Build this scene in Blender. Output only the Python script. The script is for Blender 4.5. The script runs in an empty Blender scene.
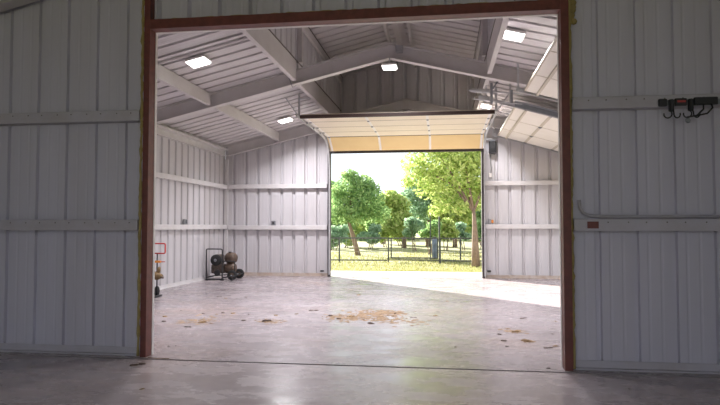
import bpy, math, random
import numpy as np
from mathutils import Vector, Matrix
random.seed(7); rng = np.random.default_rng(7)
scn = bpy.context.scene
COL = scn.collection
R = math.radians

# ------------------------------------------------------------------ camera
FPX, CX, CY = 600.0, 360.0, 202.5
VPX, VPY, EYE = 443.0, 226.0, 1.2          # vanishing point of the aisle, eye height
_p = math.atan((VPY - CY) / FPX)
_yv = Vector(((VPX - CX) / FPX, (CY - VPY) / FPX, 1.0)).normalized()
_zv = Vector((0, math.cos(_p), math.sin(_p)))
_xv = _yv.cross(_zv); _xv = (_xv if _xv.x > 0 else -_xv).normalized()
right = Vector((_xv[0], _yv[0], _zv[0])); up = Vector((_xv[1], _yv[1], _zv[1])); fwd = Vector((_xv[2], _yv[2], _zv[2]))
cam_d = bpy.data.cameras.new('camera'); cam = bpy.data.objects.new('camera', cam_d); COL.objects.link(cam)
m = Matrix((right, up, -fwd)).transposed().to_4x4(); m.translation = (0, 0, EYE)
cam.matrix_world = m
cam_d.sensor_width = 36; cam_d.lens = 36 * FPX / 720; cam_d.clip_start = .05; cam_d.clip_end = 500
scn.camera = cam

# ------------------------------------------------------------------ world, sun, exposure
SUN_EL = R(21.5)
wd = bpy.data.worlds.new('sky'); scn.world = wd; wd.use_nodes = True
bg = wd.node_tree.nodes['Background']
bg.inputs['Color'].default_value = (0.86, 0.92, 1.0, 1); bg.inputs['Strength'].default_value = 1.5
sd = bpy.data.lights.new('sun', 'SUN'); sd.energy = 27.0; sd.angle = R(0.6); sd.color = (1.0, 0.95, 0.86)
sun = bpy.data.objects.new('sun', sd); COL.objects.link(sun)
_d = Vector((.66 * math.cos(SUN_EL), -.75 * math.cos(SUN_EL), -math.sin(SUN_EL)))
sun.rotation_euler = _d.to_track_quat('-Z', 'Y').to_euler(); sun.location = (-20, 40, 20)
LED = 88.0                                   # watts of each ceiling lamp
vs = scn.view_settings
vs.view_transform = 'Standard'; vs.look = 'None'; vs.exposure = 0.0; vs.gamma = 1.0; vs.use_curve_mapping = False

# ------------------------------------------------------------------ materials
def mat(name, col, rough=.6, metal=0., noise=None, bump=0., spec=.5, island=0., streak=False, extra=None):
    """noise = (scale, second colour, amount)"""
    M = bpy.data.materials.new(name); M.use_nodes = True
    nt = M.node_tree; b = nt.nodes['Principled BSDF']
    b.inputs['Base Color'].default_value = (*col, 1); b.inputs['Roughness'].default_value = rough
    b.inputs['Metallic'].default_value = metal; b.inputs['Specular IOR Level'].default_value = spec
    if noise or bump:
        tc = nt.nodes.new('ShaderNodeNewGeometry')
        mp = nt.nodes.new('ShaderNodeMapping'); nt.links.new(tc.outputs['Position'], mp.inputs['Vector'])
        if streak: mp.inputs['Scale'].default_value = (1, 1, .12)
        n = nt.nodes.new('ShaderNodeTexNoise'); n.inputs['Scale'].default_value = noise[0] if noise else 20
        n.inputs['Detail'].default_value = 6; n.inputs['Roughness'].default_value = .62
        nt.links.new(mp.outputs[0], n.inputs['Vector'])
        if noise:
            rp = nt.nodes.new('ShaderNodeValToRGB'); rp.color_ramp.elements[0].position = .38; rp.color_ramp.elements[1].position = .72
            rp.color_ramp.elements[0].color = (*col, 1)
            k = noise[2]; rp.color_ramp.elements[1].color = (*[col[i] * (1 - k) + noise[1][i] * k for i in range(3)], 1)
            nt.links.new(n.outputs['Fac'], rp.inputs['Fac']); nt.links.new(rp.outputs['Color'], b.inputs['Base Color'])
        if bump:
            bp = nt.nodes.new('ShaderNodeBump'); bp.inputs['Strength'].default_value = bump; bp.inputs['Distance'].default_value = .01
            nt.links.new(n.outputs['Fac'], bp.inputs['Height']); nt.links.new(bp.outputs['Normal'], b.inputs['Normal'])
    return M

def emit(name, col, s):
    M = bpy.data.materials.new(name); M.use_nodes = True; nt = M.node_tree; nt.nodes.clear()
    e = nt.nodes.new('ShaderNodeEmission'); e.inputs['Color'].default_value = (*col, 1); e.inputs['Strength'].default_value = s
    o = nt.nodes.new('ShaderNodeOutputMaterial'); nt.links.new(e.outputs[0], o.inputs[0]); return M

def leafmat(name, c1, c2, trans=.45):
    M = bpy.data.materials.new(name); M.use_nodes = True; nt = M.node_tree; nt.nodes.clear()
    g = nt.nodes.new('ShaderNodeNewGeometry'); rp = nt.nodes.new('ShaderNodeValToRGB')
    rp.color_ramp.elements[0].color = (*c1, 1); rp.color_ramp.elements[1].color = (*c2, 1)
    nt.links.new(g.outputs['Random Per Island'], rp.inputs['Fac'])
    d = nt.nodes.new('ShaderNodeBsdfDiffuse'); t = nt.nodes.new('ShaderNodeBsdfTranslucent'); mx = nt.nodes.new('ShaderNodeMixShader')
    nt.links.new(rp.outputs[0], d.inputs[0]); nt.links.new(rp.outputs[0], t.inputs[0]); mx.inputs[0].default_value = trans
    nt.links.new(d.outputs[0], mx.inputs[1]); nt.links.new(t.outputs[0], mx.inputs[2])
    o = nt.nodes.new('ShaderNodeOutputMaterial'); nt.links.new(mx.outputs[0], o.inputs[0]); return M

def concrete(name, c1, c2, stain, r0, r1, spec=.5):
    M = bpy.data.materials.new(name); M.use_nodes = True; nt = M.node_tree; b = nt.nodes['Principled BSDF']; L = nt.links.new
    g = nt.nodes.new('ShaderNodeNewGeometry')
    def noise(s, d=6, ro=.6, sc=None):
        n = nt.nodes.new('ShaderNodeTexNoise'); n.inputs['Scale'].default_value = s; n.inputs['Detail'].default_value = d; n.inputs['Roughness'].default_value = ro
        if sc:
            mp = nt.nodes.new('ShaderNodeMapping'); mp.inputs['Scale'].default_value = sc; L(g.outputs['Position'], mp.inputs[0]); L(mp.outputs[0], n.inputs['Vector'])
        else: L(g.outputs['Position'], n.inputs['Vector'])
        return n
    def ramp(src, p0, p1, a, bb):
        r = nt.nodes.new('ShaderNodeValToRGB'); r.color_ramp.elements[0].position = p0; r.color_ramp.elements[1].position = p1
        r.color_ramp.elements[0].color = (*a, 1); r.color_ramp.elements[1].color = (*bb, 1); L(src, r.inputs[0]); return r
    n1 = noise(.8, 8, .65); n2 = noise(7, 8, .7); n3 = noise(.45, 5, .6); n4 = noise(2.6, 8, .68, (.8, 1.4, 1))
    base = ramp(n1.outputs['Fac'], .35, .68, c1, c2)
    st = ramp(n3.outputs['Fac'], .5, .66, (0, 0, 0), (1, 1, 1))
    mx = nt.nodes.new('ShaderNodeMix'); mx.data_type = 'RGBA'; L(base.outputs[0], mx.inputs[6]); mx.inputs[7].default_value = (*stain, 1)
    ml = nt.nodes.new('ShaderNodeMath'); ml.operation = 'MULTIPLY'; ml.inputs[1].default_value = .5; L(st.outputs[0], ml.inputs[0]); L(ml.outputs[0], mx.inputs[0])
    fine = ramp(n2.outputs['Fac'], .3, .75, (.86, .86, .86), (1.1, 1.1, 1.1))
    mm = nt.nodes.new('ShaderNodeMix'); mm.data_type = 'RGBA'; mm.blend_type = 'MULTIPLY'; mm.inputs[0].default_value = 1
    L(mx.outputs[2], mm.inputs[6]); L(fine.outputs[0], mm.inputs[7]); L(mm.outputs[2], b.inputs['Base Color'])
    rr = nt.nodes.new('ShaderNodeMapRange'); rr.inputs[1].default_value = .35; rr.inputs[2].default_value = .65; rr.inputs[3].default_value = r0; rr.inputs[4].default_value = r1
    L(n4.outputs['Fac'], rr.inputs[0]); L(rr.outputs[0], b.inputs['Roughness'])
    bp = nt.nodes.new('ShaderNodeBump'); bp.inputs['Strength'].default_value = .25; bp.inputs['Distance'].default_value = .012
    L(n4.outputs['Fac'], bp.inputs['Height']); L(bp.outputs[0], b.inputs['Normal'])
    b.inputs['Specular IOR Level'].default_value = spec
    return M

PANEL = mat('painted_wall_sheet', (.60, .585, .61), .55, 0, (1.6, (.46, .42, .42), .5), streak=True)
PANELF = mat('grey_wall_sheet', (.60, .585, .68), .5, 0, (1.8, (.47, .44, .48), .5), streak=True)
ROOFM = mat('painted_roof_sheet', (.62, .59, .60), .5, 0, (1.2, (.50, .45, .45), .5))
STEEL = mat('painted_steel', (.60, .57, .57), .5, 0, (3, (.48, .44, .43), .5))
GIRT = mat('painted_girt', (.66, .64, .65), .5, 0, (4, (.5, .46, .44), .5))
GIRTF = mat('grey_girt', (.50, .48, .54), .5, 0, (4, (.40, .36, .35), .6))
OXIDE = mat('red_oxide_steel', (.18, .047, .035), .5, 0, (14, (.08, .022, .018), .75))
WHITEP = mat('white_trim', (.80, .77, .75), .5)
FOAM = mat('yellow_foam', (.42, .33, .12), .9, 0, (25, (.26, .21, .10), .8), bump=.6)
DARKTRIM = mat('dark_bronze_trim', (.05, .04, .045), .45)
CREAM = mat('cream_door_skin', (.80, .72, .60), .55, 0, (3, (.74, .64, .50), .5))
CREAMY = mat('yellow_door_skin', (.80, .60, .30), .6, 0, (3, (.74, .52, .25), .5))  # yellower than the other sections, used on the lowest one only
DOORW = mat('ivory_door_skin', (.80, .76, .70), .55, 0, (3, (.72, .68, .60), .5))
STILE = mat('tan_stile', (.52, .47, .38), .5)
SEAM = mat('dark_seam', (.16, .14, .13), .7)
GALV = mat('galvanised_steel', (.55, .55, .57), .5, .2, (12, (.42, .42, .44), .8))
GALVD = mat('dull_track_steel', (.30, .31, .34), .45, .5, (12, (.22, .23, .25), .8))
BLACK = mat('black_plastic', (.018, .018, .02), .45)
RUBBER = mat('black_rubber', (.02, .02, .021), .8)
BROWNBAR = mat('dark_brown_bar', (.06, .032, .028), .6)
REDP = mat('red_paint', (.50, .05, .045), .4)
ORANGE = mat('orange_plastic', (.72, .26, .05), .5)
BRASS = mat('dirty_brass', (.22, .14, .06), .5, .3, (20, (.08, .05, .03), .8))
TANK = mat('rusty_tan_enamel', (.14, .095, .07), .5, .1, (16, (.05, .03, .02), .9))
ENGINE = mat('greasy_cast_metal', (.16, .12, .10), .5, .4, (30, (.05, .04, .035), .9))
BOXG = mat('grey_electrical_box', (.30, .30, .31), .5)
LENS = emit('lamp_lens', (1, .98, .96), 7.0)
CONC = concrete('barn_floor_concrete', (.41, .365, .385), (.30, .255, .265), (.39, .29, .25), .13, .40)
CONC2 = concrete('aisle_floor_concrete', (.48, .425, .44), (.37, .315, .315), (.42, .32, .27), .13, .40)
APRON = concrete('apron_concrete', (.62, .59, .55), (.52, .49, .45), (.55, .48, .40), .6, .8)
DIRT = mat('tan_dirt', (.36, .25, .16), .95, 0, (9, (.17, .11, .065), .9), bump=.5)
CLOD = mat('dark_mud', (.075, .045, .03), .95, 0, (60, (.05, .03, .02), .8), bump=.5)
STRAW = mat('straw_litter', (.30, .19, .09), .95, 0, (60, (.14, .08, .04), .8), bump=.5)
LAWN = mat('lawn_soil', (.23, .25, .09), .95, 0, (.6, (.33, .28, .15), .9))
GRASSM = leafmat('grass_blade', (.22, .25, .08), (.40, .36, .18), .35)
BARK = mat('bark', (.26, .18, .14), .9, 0, (14, (.14, .10, .08), .8), bump=.8)
LEAF_A = leafmat('yellow_green_leaf', (.27, .40, .10), (.62, .67, .28))
LEAF_B = leafmat('mid_green_leaf', (.17, .31, .12), (.40, .54, .24))
LEAF_C = leafmat('blue_green_leaf', (.22, .35, .22), (.42, .56, .38))
FENCE = mat('dark_fence_steel', (.045, .05, .055), .5)
PEDESTAL = mat('blue_grey_drum', (.12, .15, .22), .6)

# ------------------------------------------------------------------ mesh helpers (all in world coordinates)
class MB:
    def __init__(s): s.v = []; s.f = []
    def add(s, vs, fs):
        o = len(s.v); s.v += [tuple(v) for v in vs]; s.f += [tuple(i + o for i in f) for f in fs]; return s
    def box(s, x0, x1, y0, y1, z0, z1):
        return s.add([(x0, y0, z0), (x1, y0, z0), (x1, y1, z0), (x0, y1, z0), (x0, y0, z1), (x1, y0, z1), (x1, y1, z1), (x0, y1, z1)],
                     [(0, 3, 2, 1), (4, 5, 6, 7), (0, 1, 5, 4), (1, 2, 6, 5), (2, 3, 7, 6), (3, 0, 4, 7)])
    def bbox(s, x0, x1, y0, y1, z0, z1, b=.01):
        """box with chamfered vertical and horizontal edges"""
        b = min(b, (x1 - x0) / 2.2, (y1 - y0) / 2.2, (z1 - z0) / 2.2)
        def ring(z, i): return [(x0 + i + b, y0 + i, z), (x1 - i - b, y0 + i, z), (x1 - i, y0 + i + b, z), (x1 - i, y1 - i - b, z), (x1 - i - b, y1 - i, z), (x0 + i + b, y1 - i, z), (x0 + i, y1 - i - b, z), (x0 + i, y0 + i + b, z)]
        c = b * .5
        rs = [ring(z0, c), ring(z0 + c, 0), ring(z1 - c, 0), ring(z1, c)]
        vs = sum(rs, []); fs = []
        for k in range(3):
            for i in range(8): j = (i + 1) % 8; fs.append((k * 8 + i, k * 8 + j, k * 8 + 8 + j, k * 8 + 8 + i))
        fs += [tuple(range(7, -1, -1)), tuple(range(24, 32))]
        return s.add(vs, fs)
    def prism(s, pts, d0, d1):
        """pts: closed ring of 3-D points, extruded from offset d0 to d1 (vectors)"""
        n = len(pts); d0 = Vector(d0); d1 = Vector(d1)
        vs = [Vector(p) + d0 for p in pts] + [Vector(p) + d1 for p in pts]
        fs = [tuple(range(n)), tuple(range(2 * n - 1, n - 1, -1))] + [(i, i + n, (i + 1) % n + n, (i + 1) % n) for i in range(n)]
        return s.add(vs, fs)
    def tube(s, path, r, n=8, cap=True):
        P = [Vector(p) for p in path]; rs = r if isinstance(r, (list, tuple)) else [r] * len(P); rings = []
        prev = None
        for i, p in enumerate(P):
            t = ((P[min(i + 1, len(P) - 1)] - P[max(i - 1, 0)])).normalized()
            a = prev - t * prev.dot(t) if prev is not None else t.orthogonal()
            if a.length < 1e-6: a = t.orthogonal()
            a.normalize(); prev = a; b = t.cross(a)
            rings.append([p + (a * math.cos(2 * math.pi * k / n) + b * math.sin(2 * math.pi * k / n)) * rs[i] for k in range(n)])
        vs = sum(rings, []); fs = []
        for i in range(len(P) - 1):
            for k in range(n): j = (k + 1) % n; fs.append((i * n + k, i * n + j, i * n + n + j, i * n + n + k))
        if cap: fs += [tuple(range(n - 1, -1, -1)), tuple(range((len(P) - 1) * n, len(P) * n))]
        return s.add(vs, fs)
    def lathe(s, c, axis, prof, n=16):
        """prof: list of (distance along axis, radius)"""
        c = Vector(c); ax = Vector(axis).normalized(); a = ax.orthogonal().normalized(); b = ax.cross(a); vs = []; fs = []
        for (d, r) in prof: vs += [c + ax * d + (a * math.cos(2 * math.pi * k / n) + b * math.sin(2 * math.pi * k / n)) * r for k in range(n)]
        for i in range(len(prof) - 1):
            for k in range(n): j = (k + 1) % n; fs.append((i * n + k, i * n + j, i * n + n + j, i * n + n + k))
        fs += [tuple(range(n - 1, -1, -1)), tuple(range((len(prof) - 1) * n, len(prof) * n))]
        return s.add(vs, fs)
    def build(s, name, material, parent=None, smooth=False, kind=None, base=False):
        V = np.array([tuple(v) for v in s.v], float); lo, hi = V.min(0), V.max(0)
        c = (lo + hi) / 2
        if base: c[2] = lo[2]
        me = bpy.data.meshes.new(name); me.from_pydata((V - c).tolist(), [], s.f); me.materials.append(material)
        if smooth: me.polygons.foreach_set('use_smooth', [True] * len(me.polygons))
        me.update()
        o = bpy.data.objects.new(name, me); COL.objects.link(o)
        w = Vector(c)
        if parent is not None:
            o.parent = parent; w = w - WORLD[parent.name]
        o.location = w; WORLD[o.name] = Vector(c)
        if kind: o['kind'] = kind
        return o
WORLD = {}
def empty(name, loc, label=None, cat=None, group=None, kind=None):
    o = bpy.data.objects.new(name, None); COL.objects.link(o); o.location = loc; o.empty_display_size = .2; WORLD[o.name] = Vector(loc)
    return tag(o, label, cat, group, kind)
def tag(o, label=None, cat=None, group=None, kind=None):
    if label: o['label'] = label
    if cat: o['category'] = cat
    if group: o['group'] = group
    if kind: o['kind'] = kind
    return o
def on_floor(px, py, z=0.0):
    r = right * ((px - CX) / FPX) + up * ((CY - py) / FPX) + fwd
    t = (z - EYE) / r.z; return Vector((r.x * t, r.y * t, z))

# ------------------------------------------------------------------ key dimensions
XC, XL, XR = -0.85, -5.30, 3.60            # aisle centre, side walls
YF, YB, YM, YN = 5.30, 14.15, 9.75, -3.6   # dividing wall, end wall, middle frame, open near end
SL = .24
RZ = lambda x: 4.20 - SL * abs(x - XC)     # side roof (underside of sheets)
CLX = 1.58                                 # clerestory half width
UZ = lambda x: 5.16 - SL * abs(x - XC)     # raised centre roof
OPL, OPR = -2.70, 0.998                   # near opening
FOL, FOR_ = -2.66, 0.885                    # far opening
FH = 2.97

# ------------------------------------------------------------------ ribbed sheet
def rib_profile(u0, u1, phase, pitch=.3, depth=.05, mouth=.042, foot=.02):
    pts = [(u0, 0.)]
    k = math.floor((u0 - phase) / pitch) - 1
    evs = []
    while phase + k * pitch < u1 + pitch:
        c = phase + k * pitch
        evs += [(c - mouth, 0), (c - foot, depth), (c + foot, depth), (c + mouth, 0)]
        for q in (1, 2):
            cm = c + pitch * q / 3
            evs += [(cm - .014, 0), (cm - .005, .0022), (cm + .005, .0022), (cm + .014, 0)]
        k += 1
    pts += [e for e in evs if u0 + .002 < e[0] < u1 - .002]
    pts.append((u1, 0.))
    if pts[1][1] > 0: pts[0] = (u0, pts[1][1])
    if pts[-2][1] > 0: pts[-1] = (u1, pts[-2][1])
    return pts
def sheets(parent, material, O, U, V, N, u0, u1, v0, v1, phase, name='panel', width=.9, t=.003, start=None, lap=.0045, cuts=(), depth=.05, mouth=.042, foot=.02, pitch=.3):
    """ribbed metal sheets side by side along U; v0, v1 are functions of u; N points away from the room"""
    O, U, V, N = map(Vector, (O, U, V, N))
    a = u0; i = 0
    first = (start if start is not None else u0)
    while a < u1 - 1e-4:
        b = first + width * (math.floor((a - first) / width + 1e-6) + 1); b = min(b, u1)
        for c in cuts:
            if a + 1e-4 < c < b: b = c
        hard = [u0, u1, *cuts]; ha = any(abs(a - c) < 1e-4 for c in hard); hb = any(abs(b - c) < 1e-4 for c in hard)
        prof = rib_profile(a if ha else a - .012, b if hb else b + .012, phase, pitch=pitch, depth=depth, mouth=mouth, foot=foot)
        if len(prof) >= 2:
            off = lap * (i % 2)
            mb = MB(); n = len(prof); vs = []
            for (u, d) in prof:
                uc = min(max(u, a + 1e-4), b - 1e-4)
                for dd in (d + off, d + off + t):
                    vs += [O + U * u + V * v0(uc) + N * dd, O + U * u + V * v1(uc) + N * dd]
            fs = []
            for k in range(n - 1):
                p = k * 4; q = p + 4
                fs += [(p, p + 1, q + 1, q), (p + 2, q + 2, q + 3, p + 3), (p, q, q + 2, p + 2), (p + 1, p + 3, q + 3, q + 1)]
            fs += [(0, 2, 3, 1), ((n - 1) * 4, (n - 1) * 4 + 1, (n - 1) * 4 + 3, (n - 1) * 4 + 2)]
            mb.add(vs, fs).build(name, material, parent)
        a = b; i += 1

# ------------------------------------------------------------------ ground and floors
tag(MB().box(XL - .04, XR + .04, 5.17, YB + .1, -.2, 0).build('floor', CONC), 'worn pinkish concrete floor of the bright bay beyond the frame', 'floor', kind='structure')
tag(MB().box(XL - .04, XR + .04, YN, 5.13, -.2, 0).build('floor_front', CONC2), 'shaded brown concrete floor this side of the joint', 'floor', kind='structure')
tag(MB().box(XL - .04, XR + .04, 5.131, 5.169, -.2, -.02).build('trim_joint', SEAM), 'dark control joint between the two floor slabs', 'joint', kind='structure')
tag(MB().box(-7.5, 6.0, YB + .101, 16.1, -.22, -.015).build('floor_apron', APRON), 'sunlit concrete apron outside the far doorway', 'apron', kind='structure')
lawn = MB()
nx, ny = 60, 60
xs = np.linspace(-90, 90, nx); ys = np.concatenate([np.linspace(16.05, 40, 40), np.linspace(44, 160, 20)])
lv = [(x, y, -.055 - .01 * max(0, min(y - 16, 8)) + .03 * math.sin(x * .7) * math.sin(y * .5) * min(1, (y - 16) / 4)) for y in ys for x in xs]
lf = [(j * nx + i, j * nx + i + 1, (j + 1) * nx + i + 1, (j + 1) * nx + i) for j in range(len(ys) - 1) for i in range(nx - 1)]
lawn.add(lv, lf)
lawn.box(-90, XL - .3, -40, 16.05, -.4, -.06); lawn.box(XR + .3, 90, -40, 16.05, -.4, -.06); lawn.box(XL - .3, XR + .3, -40, YN, -.4, -.06)
tag(lawn.build('ground_lawn', LAWN), 'dry yellow green lawn around the building', 'lawn', kind='structure')

# ------------------------------------------------------------------ dividing wall seen from the near bay
wf = empty('wall_front', (XC, YF, 0), 'grey ribbed metal dividing wall around the brown framed opening', 'wall', kind='structure')
zero = lambda u: 0.0
sheets(wf, PANELF, (0, YF, 0), (1, 0, 0), (0, 0, 1), (0, 1, 0), XL, -2.775, lambda u: .015, lambda u: RZ(u) - .01, -2.952, start=-2.775 - 5 * .9, depth=.03, mouth=.026, foot=.017, pitch=.306)
sheets(wf, PANELF, (0, YF, 0), (1, 0, 0), (0, 0, 1), (0, 1, 0), 1.073, XR, lambda u: .015, lambda u: RZ(u) - .01, 1.295, start=1.073, depth=.03, mouth=.026, foot=.017, pitch=.304)
sheets(wf, PANELF, (0, YF, 0), (1, 0, 0), (0, 0, 1), (0, 1, 0), -2.775, 1.073, lambda u: 3.135, lambda u: (UZ(u) - .01 if abs(u - XC) < CLX else RZ(u) - .01), -2.635, cuts=(XC - CLX, XC + CLX))
def girt_y(parent, x0, x1, z, yface, ywall, material, h=.1):
    """C girt running along X: face toward -Y at yface, back at ywall"""
    mb = MB(); s = 1 if ywall > yface else -1
    pr = [(yface, z - h / 2), (ywall, z - h / 2), (ywall, z - h / 2 + .004), (yface + s * .01, z - h / 2 + .012), (yface + s * .01, z + h / 2 - .012), (ywall, z + h / 2 - .004), (ywall, z + h / 2), (yface + s * .004, z + h / 2), (yface, z + h / 2 - .006), (yface, z - h / 2 + .006)]
    mb.prism([(x0, y, zz) for y, zz in pr], (0, 0, 0), (x1 - x0, 0, 0))
    return mb.build('girt', material, parent)
for z in (1.21, 2.228):
    girt_y(wf, XL + .02, -2.785, z, YF - .11, YF - .004, GIRTF)
    girt_y(wf, 1.083, XR - .02, z, YF - .11, YF - .004, GIRTF)
for x0, x1 in ((XL + .02, -2.785), (1.083, XR - .02)):
    mb = MB(); mb.prism([(x0, YF - .05, .001), (x0, YF - .003, .001), (x0, YF - .003, .075), (x0, YF - .012, .075), (x0, YF - .016, .018), (x0, YF - .05, .014)], (0, 0, 0), (x1 - x0, 0, 0)).build('base_angle', GIRTF, wf)
def screws(parent, pts, material, r=.009, d=(0, -1, 0)):
    mb = MB()
    for p in pts: mb.lathe(p, d, [(0, r), (.004, r), (.007, r * .5)], 6)
    return mb.build('screw_heads', material, parent, kind='stuff')
screws(wf, [(-2.935 - .3 * k + o, YF - .1105, z + dz) for k in range(5) for o in (-.07, .07) for z in (1.21, 2.228) for dz in (.02,)] + [(1.28 + .3 * k + o, YF - .1105, z + .02) for k in range(6) for o in (-.07, .07) for z in (1.21, 2.228)], SEAM, .006)

# brown frame of the near opening
tr = empty('trim_1', (XC, YF - .08, 0), 'red brown steel frame around the near opening with yellow foam edges', 'door frame', kind='structure')
def channel_v(x_in, x_out, y0, y1, z0, z1, name, parent, m):
    mb = MB(); s = 1 if x_out > x_in else -1; t = .006
    pr = [(x_in, y0), (x_out, y0), (x_out, y0 + t), (x_in + s * t, y0 + t), (x_in + s * t, y1 - t), (x_out, y1 - t), (x_out, y1), (x_in, y1)]
    mb.prism([(x, y, z0) for x, y in pr], (0, 0, 0), (0, 0, z1 - z0)); return mb.build(name, m, parent)
YJ0, YJ1 = 5.215, 5.325
channel_v(OPL, OPL - .056, YJ0, YJ1, 0, 3.75, 'jamb', tr, OXIDE)
channel_v(OPR, OPR + .066, YJ0, YJ1, 0, 3.75, 'jamb', tr, OXIDE)
mb = MB(); ZH = 3.04
pr = [(YJ0, ZH), (YJ0, ZH + .088), (YJ0 + .006, ZH + .088), (YJ0 + .006, ZH + .006), (YJ1 - .006, ZH + .006), (YJ1 - .006, ZH + .088), (YJ1, ZH + .088), (YJ1, ZH)]
mb.prism([(OPL + .001, y, z) for y, z in pr], (0, 0, 0), (OPR - OPL - .002, 0, 0)).build('header', OXIDE, tr)
for x0, x1 in ((OPL - .03, OPL + .004), (OPR - .004, OPR + .03)):
    MB().box(x0, x1, YJ1 + .001, YJ1 + .038, 0, ZH - .004).build('white_edge_trim', WHITEP, tr)
MB().box(OPL - .03, OPR + .03, YJ1 + .001, YJ1 + .038, ZH - .003, ZH + .03).build('white_edge_trim', WHITEP, tr)
def foam_bead(path_fn, n, name='foam_bead'):
    pts = []; rs = []
    for i in range(n):
        p = Vector(path_fn(i / (n - 1))); pts.append(p + Vector((random.uniform(-.004, .004), random.uniform(-.004, .002), 0))); rs.append(random.uniform(.009, .018))
    return MB().tube(pts, rs, 7).build(name, FOAM, tr, smooth=True)
foam_bead(lambda t: (OPL - .074, YJ0 + .006, .01 + 3.6 * t), 90)
foam_bead(lambda t: (OPR + .078, YJ0 + .035, .01 + 3.6 * t), 90)
foam_bead(lambda t: (OPL + .02 + (OPR - OPL - .04) * t, YJ0 + .06, ZH + .098), 80)
mb = MB()
for i in range(14):
    c = Vector((OPR + .095 + random.uniform(-.02, .03), YF - .012, 3.0 + random.uniform(-.05, .12)))
    mb.lathe(c, (0, -1, 0), [(0, .03), (.012, random.uniform(.02, .03)), (.022, .008)], 8)
mb.build('foam_blob', FOAM, tr, smooth=True)

# ------------------------------------------------------------------ side and end walls
wl = empty('wall_left', (XL, (YF + YB) / 2, 0), 'white ribbed metal side wall left of the bay', 'wall', kind='structure')
sheets(wl, PANEL, (XL, 0, 0), (0, 1, 0), (0, 0, 1), (-1, 0, 0), YN, YF + .03, lambda u: .0, lambda u: RZ(XL) + .09, 5.2, start=YN)
sheets(wl, PANEL, (XL, 0, 0), (0, 1, 0), (0, 0, 1), (-1, 0, 0), YF + .04, YB, lambda u: .015, lambda u: RZ(XL) + .09, 11.06, start=YF)
def girt_x(parent, y0, y1, z, xface, xwall, material, h=.1):
    s = 1 if xwall > xface else -1
    pr = [(xface, z - h / 2), (xwall, z - h / 2), (xwall, z - h / 2 + .004), (xface + s * .01, z - h / 2 + .012), (xface + s * .01, z + h / 2 - .012), (xwall, z + h / 2 - .004), (xwall, z + h / 2), (xface + s * .004, z + h / 2), (xface, z + h / 2 - .006), (xface, z - h / 2 + .006)]
    return MB().prism([(x, y0, zz) for x, zz in pr], (0, 0, 0), (0, y1 - y0, 0)).build('girt', material, parent)
for z in (1.18, 2.15):
    girt_x(wl, YF + .06, YB - .1, z, XL + .085, XL + .004, GIRT)
MB().prism([(XL + .05, YF + .06, .001), (XL + .003, YF + .06, .001), (XL + .003, YF + .06, .075), (XL + .012, YF + .06, .075), (XL + .016, YF + .06, .018), (XL + .05, YF + .06, .014)], (0, 0, 0), (0, YB - YF - .09, 0)).build('base_angle', GIRT, wl)
# eave strut
pr = [(XL + .004, 2.90), (XL + .09, 2.90), (XL + .09, 2.915), (XL + .03, 2.92), (XL + .03, 3.03), (XL + .11, 3.045), (XL + .11, 3.08), (XL + .004, 3.055)]
MB().prism([(x, YF + .06, z) for x, z in pr], (0, 0, 0), (0, YB - YF - .2, 0)).build('eave_strut', GIRT, wl)

wb = empty('wall_back', (XC, YB, 0), 'white ribbed metal end wall around the far doorway', 'wall', kind='structure')
SB = ((0, YB, 0), (1, 0, 0), (0, 0, 1), (0, 1, 0))
sheets(wb, PANEL, *SB, XL, FOL - .07, lambda u: .015, lambda u: RZ(u) + .09, -5.08, start=FOL - .07 - 3.6)
sheets(wb, PANEL, *SB, FOR_ + .07, XR, lambda u: .015, lambda u: RZ(u) + .09, 1.228, start=FOR_ + .07)
sheets(wb, PANEL, *SB, FOL - .07, FOR_ + .07, lambda u: FH + .03, lambda u: (UZ(u) + .09 if abs(u - XC) < CLX else RZ(u) + .09), -2.68, cuts=(XC - CLX, XC + CLX))
for z in (1.165, 2.16):
    girt_y(wb, XL + .1, FOL - .085, z, YB - .085, YB - .004, GIRT)
    girt_y(wb, FOR_ + .085, XR - .02, z + .025, YB - .085, YB - .004, GIRT)
BASEB = mat('rust_stained_base', (.42, .33, .27), .7, 0, (9, (.58, .54, .52), .8))
for x0, x1 in ((XL + .02, FOL - .08), (FOR_ + .08, XR - .02)):
    MB().prism([(x0, YB - .05, .001), (x0, YB - .003, .001), (x0, YB - .003, .075), (x0, YB - .012, .075), (x0, YB - .016, .018), (x0, YB - .05, .014)], (0, 0, 0), (x1 - x0, 0, 0)).build('base_angle', BASEB, wb)
MB().box(XL + .005, XL + .085, YB - .085, YB - .005, 0, RZ(XL) - .3).build('corner_post', GIRT, wb)

wr = empty('wall_right', (XR, (YF + YB) / 2, 0), 'ribbed metal side wall with two open roll-up doorways', 'wall', kind='structure')
SR = ((XR, 0, 0), (0, 1, 0), (0, 0, 1), (1, 0, 0))
DOORH = 2.45
SD = ((5.95, 9.35), (10.45, 13.9))          # side doorways along Y
ed = [YF + .04, SD[0][0], SD[0][1], SD[1][0], SD[1][1], YB]
sheets(wr, PANEL, *SR, YN, YF + .03, lambda u: 0, lambda u: RZ(XR) + .09, 5.2, start=YN)
for k in (0, 2, 4): sheets(wr, PANEL, *SR, ed[k], ed[k + 1], lambda u: .015, lambda u: RZ(XR) + .09, ed[k] + .12)
for a, b in SD: sheets(wr, PANEL, *SR, a, b, lambda u: DOORH, lambda u: RZ(XR) + .09, a + .15)
for a, b in SD:
    for y in (a - .03, b - .03): MB().box(XR - .09, XR - .003, y, y + .06, 0, DOORH + .05).build('jamb', OXIDE, wr)
    MB().box(XR - .09, XR - .003, a + .032, b - .032, DOORH - .04, DOORH + .06).build('header', OXIDE, wr)

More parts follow.
